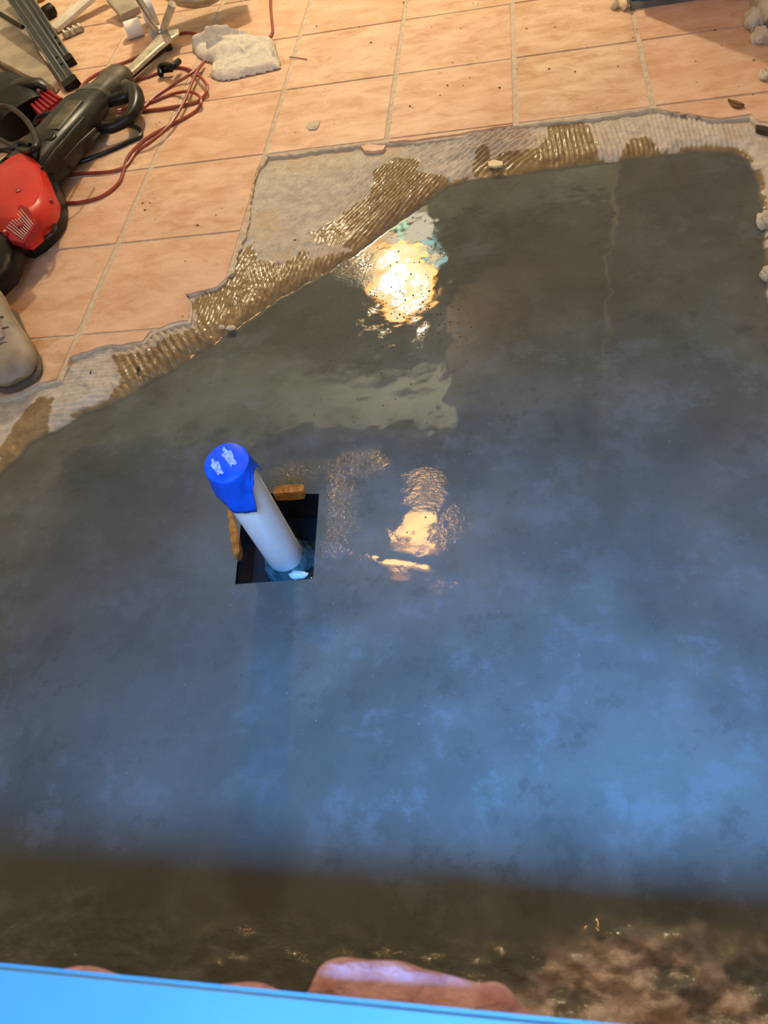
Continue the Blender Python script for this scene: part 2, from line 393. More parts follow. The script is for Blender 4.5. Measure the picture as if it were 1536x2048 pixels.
# rubble along the foot of the low wall
rub = sstep(-2.285, -2.36, Y+(n_lo-.5)*.09)*sstep(.80, 1.02, X+(n_lo-.5)*.1)
rub2 = sstep(-2.30, -2.35, Y+(n_lo-.5)*.10)*(1-sstep(.80, 1.02, X))
Z = Z+(rub*.9+rub2*.30)*(.034*np.clip(fbm(X*18, Y*30, 61)-.35, 0, 1)*1.6+.010*(n_hi-.45)+.004*(n_vh-.5))
rubm = np.clip(rub*sstep(.40, .56, fbm(X*22, Y*30, 71, 5))+.35*rub*sstep(-2.33, -2.38, Y), 0, 1)
rip = np.clip(rip+rub*.35+rub2*.25, 0, 1)

nxv, nyv = len(gx), len(gy)
idx = np.arange(nxv*nyv).reshape(nyv, nxv)
q = np.stack([idx[:-1,:-1], idx[:-1,1:], idx[1:,1:], idx[1:,:-1]], -1).reshape(-1, 4)
cxm = ((np.arange(nxv-1)+.5)*STEP+gx[0])[None,:]; cym = ((np.arange(nyv-1)+.5)*STEP+gy[0])[:,None]
keep = ~((cxm > hx0)&(cxm < hx1)&(cym > hy0)&(cym < hy1)); q = q[keep.ravel()]
me = bpy.data.meshes.new('floor')
me.vertices.add(nxv*nyv); me.vertices.foreach_set('co', np.stack([X, Y, Z], -1).astype(np.float32).ravel())
me.loops.add(len(q)*4); me.loops.foreach_set('vertex_index', q.astype(np.int32).ravel())
me.polygons.add(len(q)); me.polygons.foreach_set('loop_start', np.arange(0, len(q)*4, 4, dtype=np.int32))
me.polygons.foreach_set('use_smooth', np.ones(len(q), bool))
me.update(calc_edges=True); me.validate()
for nm, arr in (('wet', wet), ('pool', pool), ('ripple', rip), ('rubble', rubm)):
    at_ = me.attributes.new(nm, 'FLOAT', 'POINT'); at_.data.foreach_set('value', arr.astype(np.float32).ravel())
me.materials.append(M['floor'])
floor = bpy.data.objects.new('floor', me); COL.objects.link(floor); tag(floor, kind='structure'); ORG['floor'] = (0,0,0)
# plain bed under the tiles beyond the height field
mb = MB().box((0,.4,-.0145-.02), (4.4,2.0,.04)).box((-1.2,-1.6,-.045), (1.7,2.4,.04)).box((1.9,-1.6,-.05), (.6,2.4,.04)); obj('mortar_bed', mb, M['grout'], floor)

# --- tiles, each one an object; broken ones are clipped along the edge
G, GY = .0052, .0027
n_t = 0
for i in range(-5, 6):
    for j in range(-5, 7):
        x0, x1, y1, y0 = i*S+G, (i+1)*S-G, -j*S-GY, -(j+1)*S+GY
        x1 = min(x1, XR)
        pl = clip(region, x0, x1, y0, y1)
        if len(pl) < 3 or abs(area(pl)) < .0016: continue
        out = []
        for p in pl:
            if not out or (Vector(p)-Vector(out[-1])).length > .0015: out.append(p)
        if (Vector(out[0])-Vector(out[-1])).length < .0015: out.pop()
        if len(out) < 3: continue
        cx, cy = (x0+x1)/2, (y0+y1)/2; dz = random.gauss(0, .0005)
        o = obj('tile', MB().prism(out, -.0120, dz), M['tile'], floor, bevel=.0016, seg=2, tri=True)
        n_t += 1
# grout fills the joints and stays stuck to the broken edge
gr = []
for k, p in enumerate(edge_w):
    a = edge_w[max(k-1,0)]; b = edge_w[min(k+1,len(edge_w)-1)]; t = (b-a); nrm = Vector((t.y, -t.x, 0)).normalized()
    gr.append(p+nrm*(.004+.003*math.sin(k*.21)+random.gauss(0,.0012)))
mb = MB().prism(region, -.0135, -.0022)
for k in range(len(gr)-1):
    a, b, c, d = edge_w[k], edge_w[k+1], gr[k+1], gr[k]
    mb.add([(p.x,p.y,-.0135) for p in (a,b,c,d)]+[(a.x,a.y,-.0024),(b.x,b.y,-.0024),(c.x,c.y,-.0040),(d.x,d.y,-.0040)], [(3,2,1,0),(4,5,6,7),(0,1,5,4),(1,2,6,5),(2,3,7,6),(3,0,4,7)])
obj('grout', mb, M['grout'], floor, tri=True)

# --- pit in the floor
hb = -.105
inn = [Vector((p[0], p[1], 0)) for p in HOLE]
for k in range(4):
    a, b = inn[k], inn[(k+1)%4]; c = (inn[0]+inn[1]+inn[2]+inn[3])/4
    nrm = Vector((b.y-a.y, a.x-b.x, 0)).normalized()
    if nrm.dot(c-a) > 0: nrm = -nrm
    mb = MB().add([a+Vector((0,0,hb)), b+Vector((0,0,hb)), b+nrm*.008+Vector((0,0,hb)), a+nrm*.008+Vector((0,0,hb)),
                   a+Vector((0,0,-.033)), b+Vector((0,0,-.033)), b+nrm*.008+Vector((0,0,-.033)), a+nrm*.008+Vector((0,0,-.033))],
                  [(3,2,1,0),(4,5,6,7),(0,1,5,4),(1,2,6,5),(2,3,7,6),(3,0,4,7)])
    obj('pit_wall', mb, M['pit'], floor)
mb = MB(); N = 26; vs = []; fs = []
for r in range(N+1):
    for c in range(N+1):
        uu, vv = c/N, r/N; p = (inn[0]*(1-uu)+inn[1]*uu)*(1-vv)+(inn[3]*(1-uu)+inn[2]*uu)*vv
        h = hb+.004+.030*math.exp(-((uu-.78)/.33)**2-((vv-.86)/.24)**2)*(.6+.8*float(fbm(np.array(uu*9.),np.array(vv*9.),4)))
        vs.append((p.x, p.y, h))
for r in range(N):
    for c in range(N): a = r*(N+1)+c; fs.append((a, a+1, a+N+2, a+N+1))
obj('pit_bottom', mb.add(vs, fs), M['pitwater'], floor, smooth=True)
for pts in ([(548,972),(570,968),(605,966),(609,976),(606,984),(575,987),(545,988)], [(452,1015),(462,1022),(474,1060),(478,1100),(470,1118),(462,1100),(458,1060)]):
    wpts = W(pts, -.018); obj('rim_piece', MB().prism([(p.x,p.y) for p in wpts], -.040, -.0185), M['orange'], floor, bevel=.002)  # orange-brown raised pieces along the pit rim

# --- walls, ceilings, low wall with its ledge
def struct(name, mb, m, **kw): return tag(obj(name, mb, m, **kw), kind='structure')
ZC = 2.6
struct('wall_left', MB().box((-2.05,-1.0,1.3), (.1,6.6,2.62)), M['wall'])
struct('wall_right', MB().box((1.635,-2.30,1.3), (.1,4.0,2.62)), M['wall'])
struct('wall_back', MB().box((1.66,-.10,1.325), (.84,.09,2.55)), M['wall'])
struct('wall_far', MB().box((0,2.35,1.3), (5.2,.1,2.62)), M['wallg'])
struct('wall_end', MB().box((2.3,1.15,1.3), (.1,2.5,2.62)), M['wallg'])
struct('wall_rear', MB().box((-1.1,-4.3,1.3), (2.0,.1,2.62)).box((1.5,-4.3,1.3), (.4,.1,2.62)).box((.6,-4.3,.63), (1.4,.1,1.3)).box((.6,-4.3,2.42), (1.4,.1,.4)), M['wall'])
w2 = struct('fill_window', MB().box((.6,-4.27,1.30), (1.44,.10,.05)).box((.6,-4.27,2.20), (1.44,.10,.05)).box((-.10,-4.27,1.75), (.05,.10,.95)).box((1.30,-4.27,1.75), (.05,.10,.95)).box((.6,-4.27,1.75), (.04,.06,.9)), M['whitepaint'])  # unseen window, added to carry the rear fill light
obj('pane', MB().box((.6,-4.28,1.75), (1.36,.012,.86)), glow('fill_pane_glow', (.6,.8,1.0), 4.0), w2)  # glowing pane of the added fill window
struct('ceiling', MB().box((-.2,-1.27,ZC+.05), (3.8,3.24,.1)).box((-.2,-3.94,ZC+.05), (3.8,.82,.1))
       .box((-.90,-3.21,ZC+.05), (2.4,.64,.1)).box((1.75,-3.21,ZC+.05), (.1,.64,.1)), M['ceil'])
struct('ceiling', MB().box((.2,1.46,ZC+.05), (4.6,1.82,.1)), M['wallg'])
struct('trim_1', MB().box((.2,.52,2.49), (4.5,.12,.22)), M['soffit'])
struct('trim_2', MB().box((1.40,1.45,2.38), (1.84,1.74,.44)), M['soffit'])
wn = struct('window_1', MB().box((SKY[0],-2.88,ZC-.01), (1.9,.06,.12)).box((SKY[0],-3.54,ZC-.01), (1.9,.06,.12))
            .box((SKY[0]-.68,-3.21,ZC-.01), (.06,.62,.12)).box((SKY[0]+.64,-3.21,ZC-.01), (.06,.62,.12)), M['whitepaint'])
obj('pane', MB().box((SKY[0],-3.21,ZC+.02), (1.3,.6,.02)), glow('sky_pane', (.22,.42,1.0), 9.0), wn)
# low wall
LZ = .45
e0 = at(0, 1925, LZ); e1 = at(1250, 2049, LZ)
dx = (e1-e0).normalized(); nb = Vector((dx.y, -dx.x, 0))
L0 = e0-dx*1.6; L1 = e1+dx*.62
struct('wall_front', MB().prism([(L0+nb*.022)[:2], (L1+nb*.022)[:2], (L1+nb*.20)[:2], (L0+nb*.20)[:2]], -.02, LZ-.02), M['wall'])
cap = struct('trim_3', MB().prism([L0[:2], L1[:2], (L1+nb*.22)[:2], (L0+nb*.22)[:2]], LZ-.02, LZ), M['ledge'], bevel=.004, seg=3)

# --- steel track at the foot of the back wall, plaster at the right
t0 = at(1262, 20, 0); t1 = at(1476, -8, 0)
mb = MB()
for k, (dy, h, wd) in enumerate(((.004,.016,.008),(.018,.024,.006),(.034,.020,.008),(.050,.028,.012))):
    mb.box(((t0.x+1.53)/2, t0.y+dy, h/2), (1.53-t0.x, wd, h))
mb.box(((t0.x+1.53)/2, t0.y+.028, .004), (1.53-t0.x, .058, .008))
struct('trim_4', mb, M['steel'])
# ================================================================== OBJECTS
def blob(c, r, seed, sq=(1,1,1), n=2, amp=.35, fr=2.2):
    bm = bmesh.new(); bmesh.ops.create_icosphere(bm, subdivisions=n, radius=1.0)
    vs = []
    for v in bm.verts:
        p = v.co; k = 1+amp*(float(fbm(np.array(p.x*fr+7*seed+p.z*1.3), np.array(p.y*fr+3*seed-p.z*1.7), seed, 3))-.5)*2
        vs.append((c[0]+p.x*r*sq[0]*k, c[1]+p.y*r*sq[1]*k, c[2]+p.z*r*sq[2]*k))
    fs = [tuple(v.index for v in f.verts) for f in bm.faces]; bm.free(); return vs, fs

# ---- drain pipe with blue tape
pb = at(577, 1122, -.085); ptop = at(457, 932, .225); pax = (ptop-pb); PL = pax.length; pa = pax.normalized(); PR = .0305
t = thing('drain_pipe', 'white plastic pipe rising from a square pit, top wrapped in blue tape', 'pipe', (pb.x, pb.y, -.10))
obj('pipe_body', MB().lathe(pb-pa*.012, pa, [(0,PR),(PL+.006,PR),(PL+.008,PR-.002),(PL+.008,PR-.005)], 40), M['pvc'], t, smooth=True)
q_ = Vector((0,0,1)).cross(pa).normalized(); b_ = pa.cross(q_)
toc = (Vector(CAM_LOC)-ptop); toc = (toc-pa*toc.dot(pa)).normalized(); sd = pa.cross(toc)
def hang(an):       # how far the tape hangs down, by angle from the camera side; positive angles are to the right
    a = (an+math.pi) % (2*math.pi)-math.pi
    pts = [(-3.15,.045),(-2.2,.040),(-1.5,.050),(-1.1,.058),(-.6,.072),(-.15,.078),(.02,.080),(.12,.060),(.22,.040),(.35,.024),(.8,.014),(1.15,.018),(1.35,.046),(1.9,.050),(2.6,.042),(3.15,.045)]
    for (x0,y0),(x1,y1) in zip(pts[:-1],pts[1:]):
        if x0 <= a <= x1: return y0+(y1-y0)*(a-x0)/(x1-x0)
    return .045
def tape_ring(n=72, rows=9, r0=PR+.0012):
    vs, fs = [], []
    for i in range(rows+1):
        for k in range(n):
            an = 2*math.pi*k/n; h = hang(an)*i/rows; wr = .0022*math.sin(an*5+i*.6)*(i/rows)+.0016*math.sin(an*11+1+i)*(i/rows)
            rr = r0+abs(wr)+.0045*(i/rows)**2*(1 if abs(an) < .5 or an > 5.3 else .5)
            vs.append(ptop+pa*(.006-h)+toc*(math.cos(an)*rr)-sd*(math.sin(an)*rr)*-1)
    for i in range(rows):
        for k in range(n): fs.append((i*n+k, i*n+(k+1)%n, (i+1)*n+(k+1)%n, (i+1)*n+k))
    b0 = len(vs); 
    for ri, (rr, hh) in enumerate(((r0-.0008,.0085),(r0-.004,.0100),(r0*.55,.0108),(r0*.12,.0110))):
        for k in range(n):
            an = 2*math.pi*k/n; vs.append(ptop+pa*(hh+.0006*math.sin(an*3+ri))+toc*(math.cos(an)*rr)+sd*(math.sin(an)*rr))
    for ri in range(4):
        o0 = 0 if ri == 0 else b0+(ri-1)*n; o1 = b0+ri*n
        for k in range(n): fs.append((o0+k, o0+(k+1)%n, o1+(k+1)%n, o1+k))
    fs.append(tuple(b0+3*n+k for k in range(n))); return vs, fs
tp = obj('tape_cap', MB().add(*tape_ring()), M['tape'], t, smooth=True)
md = tp.modifiers.new('thick', 'SOLIDIFY'); md.thickness = .0007; md.offset = 1
for (ox, oy, hw, hh, rz) in ((-.014,-.001,.0055,.015,.0),(.007,.003,.0065,.017,.0)):
    cpt = ptop+pa*.0122; xa = sd.copy(); ya = toc.cross(Vector((0,0,0))) if False else pa.cross(sd)
    vs = []
    for k in range(14):
        an = 2*math.pi*k/14; rr = 1+.25*math.sin(k*2.3+ox*900); a_, c_ = hw*math.cos(an)*rr, hh*math.sin(an)*rr
        a2 = a_*math.cos(rz)-c_*math.sin(rz); c2 = a_*math.sin(rz)+c_*math.cos(rz)
        vs.append(cpt+xa*(ox+a2)+ya*(oy+c2))
    vs2 = [v_+pa*.0006 for v_ in vs]
    obj('scuff_mark', MB().add(vs+vs2, [tuple(range(14)), tuple(range(14,28))]+[(i,(i+1)%14,14+(i+1)%14,14+i) for i in range(14)]), M['scuff'], tp)
vs, fs = [], []
n = 40
for i, (h, r) in enumerate(((-.004,.046),(.004,.047),(.012,.043),(.018,.040),(.026,.0375),(.032,.0335),(.036,.0308))):
    for k in range(n):
        an = 2*math.pi*k/n; r2 = r*(1+.07*math.sin(3*an+i)+.05*math.sin(7*an+2*i)) if 0 < i < 6 else r
        vs.append(pb-pa*.012+pa*h+q_*(math.cos(an)*r2)+b_*(math.sin(an)*r2))
for i in range(6):
    for k in range(n): fs.append((i*n+k, i*n+(k+1)%n, (i+1)*n+(k+1)%n, (i+1)*n+k))
obj('pipe_collar', MB().add(vs, fs), M['coupling'], t, smooth=True)
vs, fs = blob(at(596,1150,-.07), .011, 5, (1.5,.7,.5)); tag(obj('plaster_crumb', MB().add(vs, fs), M['white'], None, smooth=True, org=at(596,1150,-.075)), 'small pale crumb in the pit at the foot of the white pipe', 'debris')

# ---- work lamp and ceiling light
L = Vector(LAMP); aim = (Vector((.6,-1.0,0))-L).normalized()
t = thing('work_lamp', 'bright round work lamp in the next room, mirrored in the wet floor', 'lamp', (L.x+.02, L.y+.16, 0))
rim = MB().lathe(L-aim*.10, aim, [(0,.06),(.02,.12),(.08,.19),(.12,.205),(.12,.195),(.075,.17),(.03,.05)], 32); obj('reflector_housing', rim, M['yellow'], t, smooth=True)
obj('lens', MB().lathe(L-aim*.012, aim, [(0,.192),(.006,.192)], 32), glow('lamp_lens', (1.0,.88,.42), 14), t)
obj('stand_pole', MB().tube([(L.x+.02,L.y+.16,0),(L.x+.02,L.y+.16,L.z+.05)], .02, 12).tube([(L.x+.02,L.y+.16,L.z), tuple(L-aim*.08)], .018, 8), M['teal'], t)
for k in range(3):
    an = k*2.094+.4; obj('leg', MB().tube([(L.x+.02,L.y+.16,.55),(L.x+.02+.4*math.cos(an),L.y+.16+.4*math.sin(an),.012)], .012, 8), M['teal'], t)
obj('control_box', MB().box((L.x-.30,L.y+.12,L.z-.40), (.20,.10,.16)).tube([(L.x-.28,L.y+.14,L.z-.4),(L.x+.02,L.y+.16,L.z-.25)], .012), M['yellow'], t, bevel=.008)
rt = Vector((0,0,1)).cross(aim).normalized(); rt = rt if rt.x > 0 else -rt; up_ = rt.cross(aim); up_ = up_ if up_.z > 0 else -up_
def panel(nm, dx_, dz_, w_, h_, m_):
    c = L+rt*dx_+up_*dz_-aim*.004; obj(nm, MB().box(c, (w_, h_, .012), ax=Matrix((rt, up_, aim)).transposed()), m_, t, bevel=.003)
panel('teal_panel', -.21, -.15, .13, .10, glow('teal_glow', (.45,.95,.85), 9)); panel('teal_panel', .22, -.13, .11, .12, glow('teal_glow', (.45,.95,.9), 9))
panel('amber_panel', -.12, -.25, .15, .13, glow('amber_glow', (1.0,.55,.2), 11)); panel('cream_panel', .10, -.26, .28, .15, glow('cream_glow', (1.0,.88,.62), 9))
panel('lit_wall_panel', .17, -.44, .14, .20, glow('lit_wall_glow', (1.0,.72,.38), 3.5))  # glowing panel added in place of a lit wall below the lamp
lo = light('work_lamp_light', 'POINT', tuple(L+aim*.17), 150, (1.0,.84,.60), shadow_soft_size=.045)
t = thing('ceiling_light', 'round amber glass ceiling light, mirrored orange in the wet floor', 'lamp', (CEIL[0], CEIL[1], ZC))
obj('canopy', MB().lathe((CEIL[0],CEIL[1],ZC), (0,0,-1), [(0,.09),(.02,.085),(.05,.03),(.06,.03)], 24), M['chrome'], t, smooth=True)
obj('glass_globe', MB().lathe((CEIL[0],CEIL[1],ZC-.05), (0,0,-1), [(0,.06),(.03,.13),(.08,.165),(.14,.16),(.19,.11),(.21,.04)], 28), glow('amber_glass', (1.0,.42,.08), 9), t, smooth=True)
light('ceiling_light_bulb', 'POINT', (CEIL[0], CEIL[1], ZC-.31), 30, (1.0,.52,.14), shadow_soft_size=.15)

# ---- pinkish mortar squeezed out under the ledge
def ledge_lump(pts, name, label, seed, zc, hh):
    top = W(pts, zc); vs = []; fs = []; n = len(top); rows = 7
    base = [e0+dx*((p-e0).dot(dx)) for p in top]
    for i in range(rows+1):
        f = i/rows
        for k in range(n):
            # section bulges from the wall face: 0 at wall top, out to the outline, back to the wall below
            a = math.pi*f; out_ = math.sin(a)**.6; zz = zc-hh*.5+hh*.5*math.cos(a)
            w0 = base[k]+nb*.024; p = w0.lerp(Vector((top[k].x, top[k].y, zc)), out_*(1+.22*(float(fbm(np.array(k*.55+seed*3), np.array(i*.9), seed+4, 2))-.5)))
            wob_ = (float(fbm(np.array(k*.8+seed), np.array(i*1.1), seed, 2))-.5)*.026*math.sin(a)
            vs.append((p.x+wob_, p.y-abs(wob_)*.3, zz+wob_))
    for i in range(rows):
        for k in range(n-1): fs.append((i*n+k, i*n+k+1, (i+1)*n+k+1, (i+1)*n+k))
    fs.append(tuple(i*n for i in range(rows+1))); fs.append(tuple(i*n+n-1 for i in range(rows,-1,-1)))
    fs.append(tuple(range(n-1,-1,-1)) + tuple(rows*n+k for k in range(n)))
    org = (sum((Vector(v) for v in vs), Vector())/len(vs))
    return tag(obj(name, MB().add(vs, fs[:-1]), M['mortar'], None, smooth=True, sub=1, org=org), label, 'mortar', 'mortar clumps under the blue ledge')
ledge_lump([(600,1975),(625,1945),(628,1912),(655,1896),(690,1893),(720,1908),(770,1906),(800,1906),(840,1920),(880,1925),(920,1948),(965,1962),(990,1950),(1030,1968),(1060,2000),(1110,2035),(1150,2045)],
           'mortar_clump', 'large flesh-pink mortar clump bulging out under the middle of the blue ledge', 3, LZ-.035, .05)
ledge_lump([(395,1975),(420,1958),(450,1955),(490,1953),(520,1958),(545,1972),(575,1985)], 'mortar_clump', 'small pink mortar clump under the ledge, left of the largest clump', 9, LZ-.030, .03)
ledge_lump([(85,1938),(112,1925),(140,1919),(175,1922),(215,1934),(260,1950)], 'mortar_clump', 'small pink mortar clump under the ledge, nearest its left end', 14, LZ-.030, .03)

# ---- rag
def cloth(name, pts, label, h=.034, seed=3):
    P = [(p.x,p.y) for p in smooth_path(W(pts+[pts[0]], .004), 5)[:-1]]
    st = .0042; x0 = min(p[0] for p in P); x1 = max(p[0] for p in P); y0 = min(p[1] for p in P); y1 = max(p[1] for p in P)
    ax = np.arange(x0-.006, x1+.006, st); ay = np.arange(y0-.006, y1+.006, st); XX, YY = np.meshgrid(ax, ay)
    d = sdist(P, XX, YY); wx = XX+.016*(fbm(XX*30,YY*30,seed)-.5); wy = YY+.016*(fbm(XX*30,YY*30,seed+5)-.5)
    ch = at(478,108,.0); z = .004+.008*sstep(0,.03,d)+.010*fbm(XX*34,YY*34,seed+7,3)+.024*np.exp(-(((XX-ch.x)/.085)**2+((YY-ch.y)/.06)**2))
    FOLDS = [((392,100),(425,90),.040,.015),((425,90),(465,80),.046,.016),((465,80),(500,92),.040,.014),((500,92),(525,88),.026,.012),((425,112),(455,102),.042,.010),((455,102),(482,110),.040,.010),
             ((482,110),(492,124),.034,.009),((500,118),(530,98),.030,.011),((540,92),(552,122),.024,.010),((430,152),(470,152),.016,.007),((470,152),(548,136),.016,.007),((470,140),(505,128),.020,.009),((425,132),(432,150),.018,.007)]
    for f0, f1, hh_, wd_ in FOLDS:
        p0 = at(*f0, .0); p1 = at(*f1, .0); ex, ey = p1.x-p0.x, p1.y-p0.y
        tt = np.clip(((wx-p0.x)*ex+(wy-p0.y)*ey)/(ex*ex+ey*ey), 0, 1); dl = np.sqrt((wx-p0.x-tt*ex)**2+(wy-p0.y-tt*ey)**2)
        fz = hh_*np.exp(-(dl/wd_)**2)*(.85+.3*fbm(XX*40,YY*40,seed+31,2)); kk = .006
        hmx = np.clip(.5+.5*(fz-z)/kk, 0, 1); z = z*(1-hmx)+fz*hmx+kk*hmx*(1-hmx)
    z = .0025+z*sstep(-.002,.012,d)
    vm = -np.ones(XX.shape, int); vs = []
    for r in range(XX.shape[0]):
        for c in range(XX.shape[1]):
            if d[r,c] > -.002: vm[r,c] = len(vs); vs.append((XX[r,c], YY[r,c], z[r,c]))
    fs = []
    for r in range(XX.shape[0]-1):
        for c in range(XX.shape[1]-1):
            qd = (vm[r,c],vm[r,c+1],vm[r+1,c+1],vm[r+1,c])
            if min(qd) >= 0: fs.append(qd)
    o = obj(name, MB().add(vs, fs), M['rag'], None, smooth=True, org=at(470,115,0))
    m2 = o.modifiers.new('thick','SOLIDIFY'); m2.thickness = .002; m2.offset = -1
    return tag(o, label, 'rag')
cloth('cleaning_rag', [(384,100),(402,84),(430,74),(455,71),(490,82),(520,84),(545,79),(553,100),(561,133),(545,140),(500,150),(455,160),(430,158),(420,148),(425,128),(404,120)],
      'crumpled off-white cleaning rag lying on the terracotta tiles')

# ---- red-brown extension cord (one thing)
CORDS = [[(548,-40),(541,0),(543,35),(545,62),(538,76),(520,90,.01)],
         [(412,88,.008),(404,74),(388,67),(366,66),(345,76),(300,100,.004),(268,117),(225,134),(185,153),(165,170),(154,190),(150,203)],
         [(262,136,.01),(225,150),(200,163),(178,178),(168,196)],
         [(272,160),(305,150),(340,136),(372,137),(396,150,.012),(412,168,.012),(414,182,.008),(405,196),(388,206),(340,216),(300,221),(262,225),(235,226,.01)],
         [(235,222,.012),(275,212),(312,200),(345,188),(378,183,.012),(398,192,.012),(402,206,.01),(392,222),(362,240),(330,256),(296,275),(270,297),(254,318),(246,345),(236,368),(205,392),(165,404),(136,406),(125,407)],
         [(408,124,.008),(396,140,.014),(384,165,.014),(372,196,.014),(352,232,.014),(332,258,.012),(300,285,.008),(272,305),(258,325),(246,336),(215,344),(165,347),(140,350),(126,353)],
         [(400,132,.008),(378,150,.01),(345,170),(312,192),(290,212),(270,228)],
         [(395,70),(360,100),(320,128),(300,145),(278,152),(245,160,.01)]]
mb = MB()
for c in CORDS[:7]:
    pts = [at(p[0], p[1], .0045+(p[2] if len(p) > 2 else 0)) for p in c]; mb.tube(smooth_path(pts, 6), .0044, 8)
ext = tag(obj('extension_cord', mb, M['cord'], None, smooth=True, org=at(330,220,0)), 'red-brown extension cord lying in loose loops beside the tools', 'cord')
mb = MB().tube(smooth_path(W([(322,150,.012),(320,136,.022),(330,130,.03),(345,133,.032),(352,128,.03),(358,122,.028)]), 5), .0085, 10).tube(smooth_path(W([(318,146,.01),(330,142,.014),(345,140,.014)]), 4), .006, 8)
obj('connector', mb, M['black'], ext, smooth=True)['label'] = 'black connector clipped on the cord loops'

# ---- rotary hammer
hm = thing('rotary_hammer', 'red and black corded demolition hammer lying on the tiles by the extension cord', 'power tool', at(110,330,0))
def sec(px, py, z, wpx, hh, e=2.6):
    c = at(px, py, z); return (c, wpx*scale_at(px, py, z)*.5, hh, e)
obj('body', MB().loft([sec(56,352,.062,90,.05,3.5), sec(88,318,.066,86,.052,3.2), sec(126,277,.068,80,.05,3), sec(155,242,.066,80,.048,3), sec(172,216,.062,78,.042,2.6), sec(190,198,.058,52,.032,2.2)], 20), M['dustblack'], hm, smooth=True)
obj('top_panel', MB().loft([sec(104,262,.112,30,.006,5), sec(150,205,.112,30,.006,5)], 12), M['dusty'], hm, smooth=True)
for a, b in (((84,338),(140,268)),((112,305),(168,236)),((128,322),(190,258)),((92,300),(150,222))):
    obj('rib', MB().tube(W([(a[0],a[1],.098),((a[0]+b[0])/2,(a[1]+b[1])/2-3,.110),(b[0],b[1],.098)]), .0038, 8), M['dustblack'], hm, smooth=True)
obj('nose', MB().loft([sec(180,206,.058,62,.038,2.2), sec(194,192,.056,60,.036,2.2), sec(197,189,.056,48,.03,2.2), sec(222,168,.052,50,.03,2.2), sec(226,164,.052,56,.033,2.2), sec(240,152,.05,54,.031,2.2), sec(247,146,.05,40,.024,2.2)], 20), M['dusty'], hm, smooth=True)
lp = smooth_path(W([(205,205,.05),(230,200,.05),(252,192,.052),(264,180,.055),(272,192,.055),(272,212,.05),(262,232,.045),(238,248,.04),(212,256,.04),(192,244,.045)]), 5)
obj('loop_handle', MB().tube(lp, [.016+.006*math.exp(-((k-20)/9.)**2) for k in range(len(lp))], 12), M['dustblack'], hm, smooth=True)
obj('handle_clamp', MB().lathe(at(252,172,.05), at(268,186,.06)-at(252,172,.05), [(0,.014),(.004,.018),(.024,.018),(.03,.012)], 16), M['dusty'], hm, smooth=True)
RED = [(-30,378),(20,338),(54,313),(66,312),(86,330),(103,370),(111,395),(109,414),(96,440),(72,466),(52,482),(20,478),(-30,458)]
rp = [at(x,y,.075) for x,y in RED]; cen = sum(rp, Vector())/len(rp)
def ringpoly(P, k, z): return [Vector((cen.x+(p.x-cen.x)*k, cen.y+(p.y-cen.y)*k, z)) for p in P]
mb = MB(); n = len(rp); vs = ringpoly(rp,.98,.045)+ringpoly(rp,1.0,.075)+ringpoly(rp,.97,.092)+ringpoly(rp,.80,.112)+ringpoly(rp,.35,.118)
fs = [(i*n+k, i*n+(k+1)%n, (i+1)*n+(k+1)%n, (i+1)*n+k) for i in range(4) for k in range(n)]+[tuple(range(n-1,-1,-1)), tuple(4*n+k for k in range(n))]
rh = obj('motor_housing', MB().add(vs, fs), M['red'], hm, bevel=.003)
bp = [at(x,y,.045) for x,y in [(-30,372),(18,330),(52,302),(72,300),(98,322),(116,366),(122,396),(118,424),(100,452),(76,474),(50,490),(-30,470)]]
obj('motor_base', MB().prism([(p.x,p.y) for p in bp], .002, .070), M['black'], hm, bevel=.006)
for x, y, r in ((70,342,.0062),(38,383,.0075),(102,402,.0045),(10,464,.006)):
    c = at(x, y, .1165 if r > .007 else .106)
    sc_ = obj('screw_recess', MB().lathe(c-Vector((0,0,.006)), (0,0,1), [(0,r),(.008,r),(.0095,r*.85),(.0095,r*.6),(.006,r*.55)], 14), M['darkred'], rh, smooth=True)
    obj('screw', MB().lathe(c-Vector((0,0,.003)), (0,0,1), [(0,r*.55),(.006,r*.55),(.007,r*.3)], 10), M['chrome'], rh, smooth=True)
def vz(py): return .1165-(py-411)*.00030
gq = [at(x,y,vz(y)+.0012) for x,y in [(43,416),(67,447),(45,480),(12,456)]]      # corners of the vent
vp = [at(x,y,vz(y)) for x,y in [(40,408),(56,415),(74,446),(48,487),(20,480),(4,460)]]
n = len(vp); mb = MB().add([p-Vector((0,0,.014)) for p in vp]+vp, [tuple(range(n-1,-1,-1)), tuple(range(n,2*n))]+[(i,(i+1)%n,n+(i+1)%n,n+i) for i in range(n)])
vent = obj('vent_frame', mb, M['darkred'], rh, bevel=.0015)
for k in range(9):
    f = (k+.5)/9; a = gq[0].lerp(gq[3], f); b = gq[1].lerp(gq[2], f)
    obj('vent_slat', MB().tube([a, b], .0010, 6), M['vent'], rh)
c = (gq[0]+gq[1]+gq[2]+gq[3])/4; obj('vent_hub', MB().lathe(c-Vector((0,0,.002)), (0,0,1), [(0,.0095),(.0035,.009),(.0045,.004)], 18), M['darkred'], rh, smooth=True)
obj('rear_grip', MB().loft([sec(-30,492,.06,60,.03,3), sec(4,500,.055,60,.032,3), sec(18,520,.05,52,.03,3), sec(8,552,.045,46,.028,3), sec(-18,578,.04,44,.026,3)], 16), M['black'], hm, smooth=True)
obj('cord_sleeve', MB().tube(smooth_path(W([(14,492,.06),(40,487,.058),(70,482,.05),(78,480,.046)]),4), [.009-.0003*k for k in range(13)], 10), M['black'], hm, smooth=True)
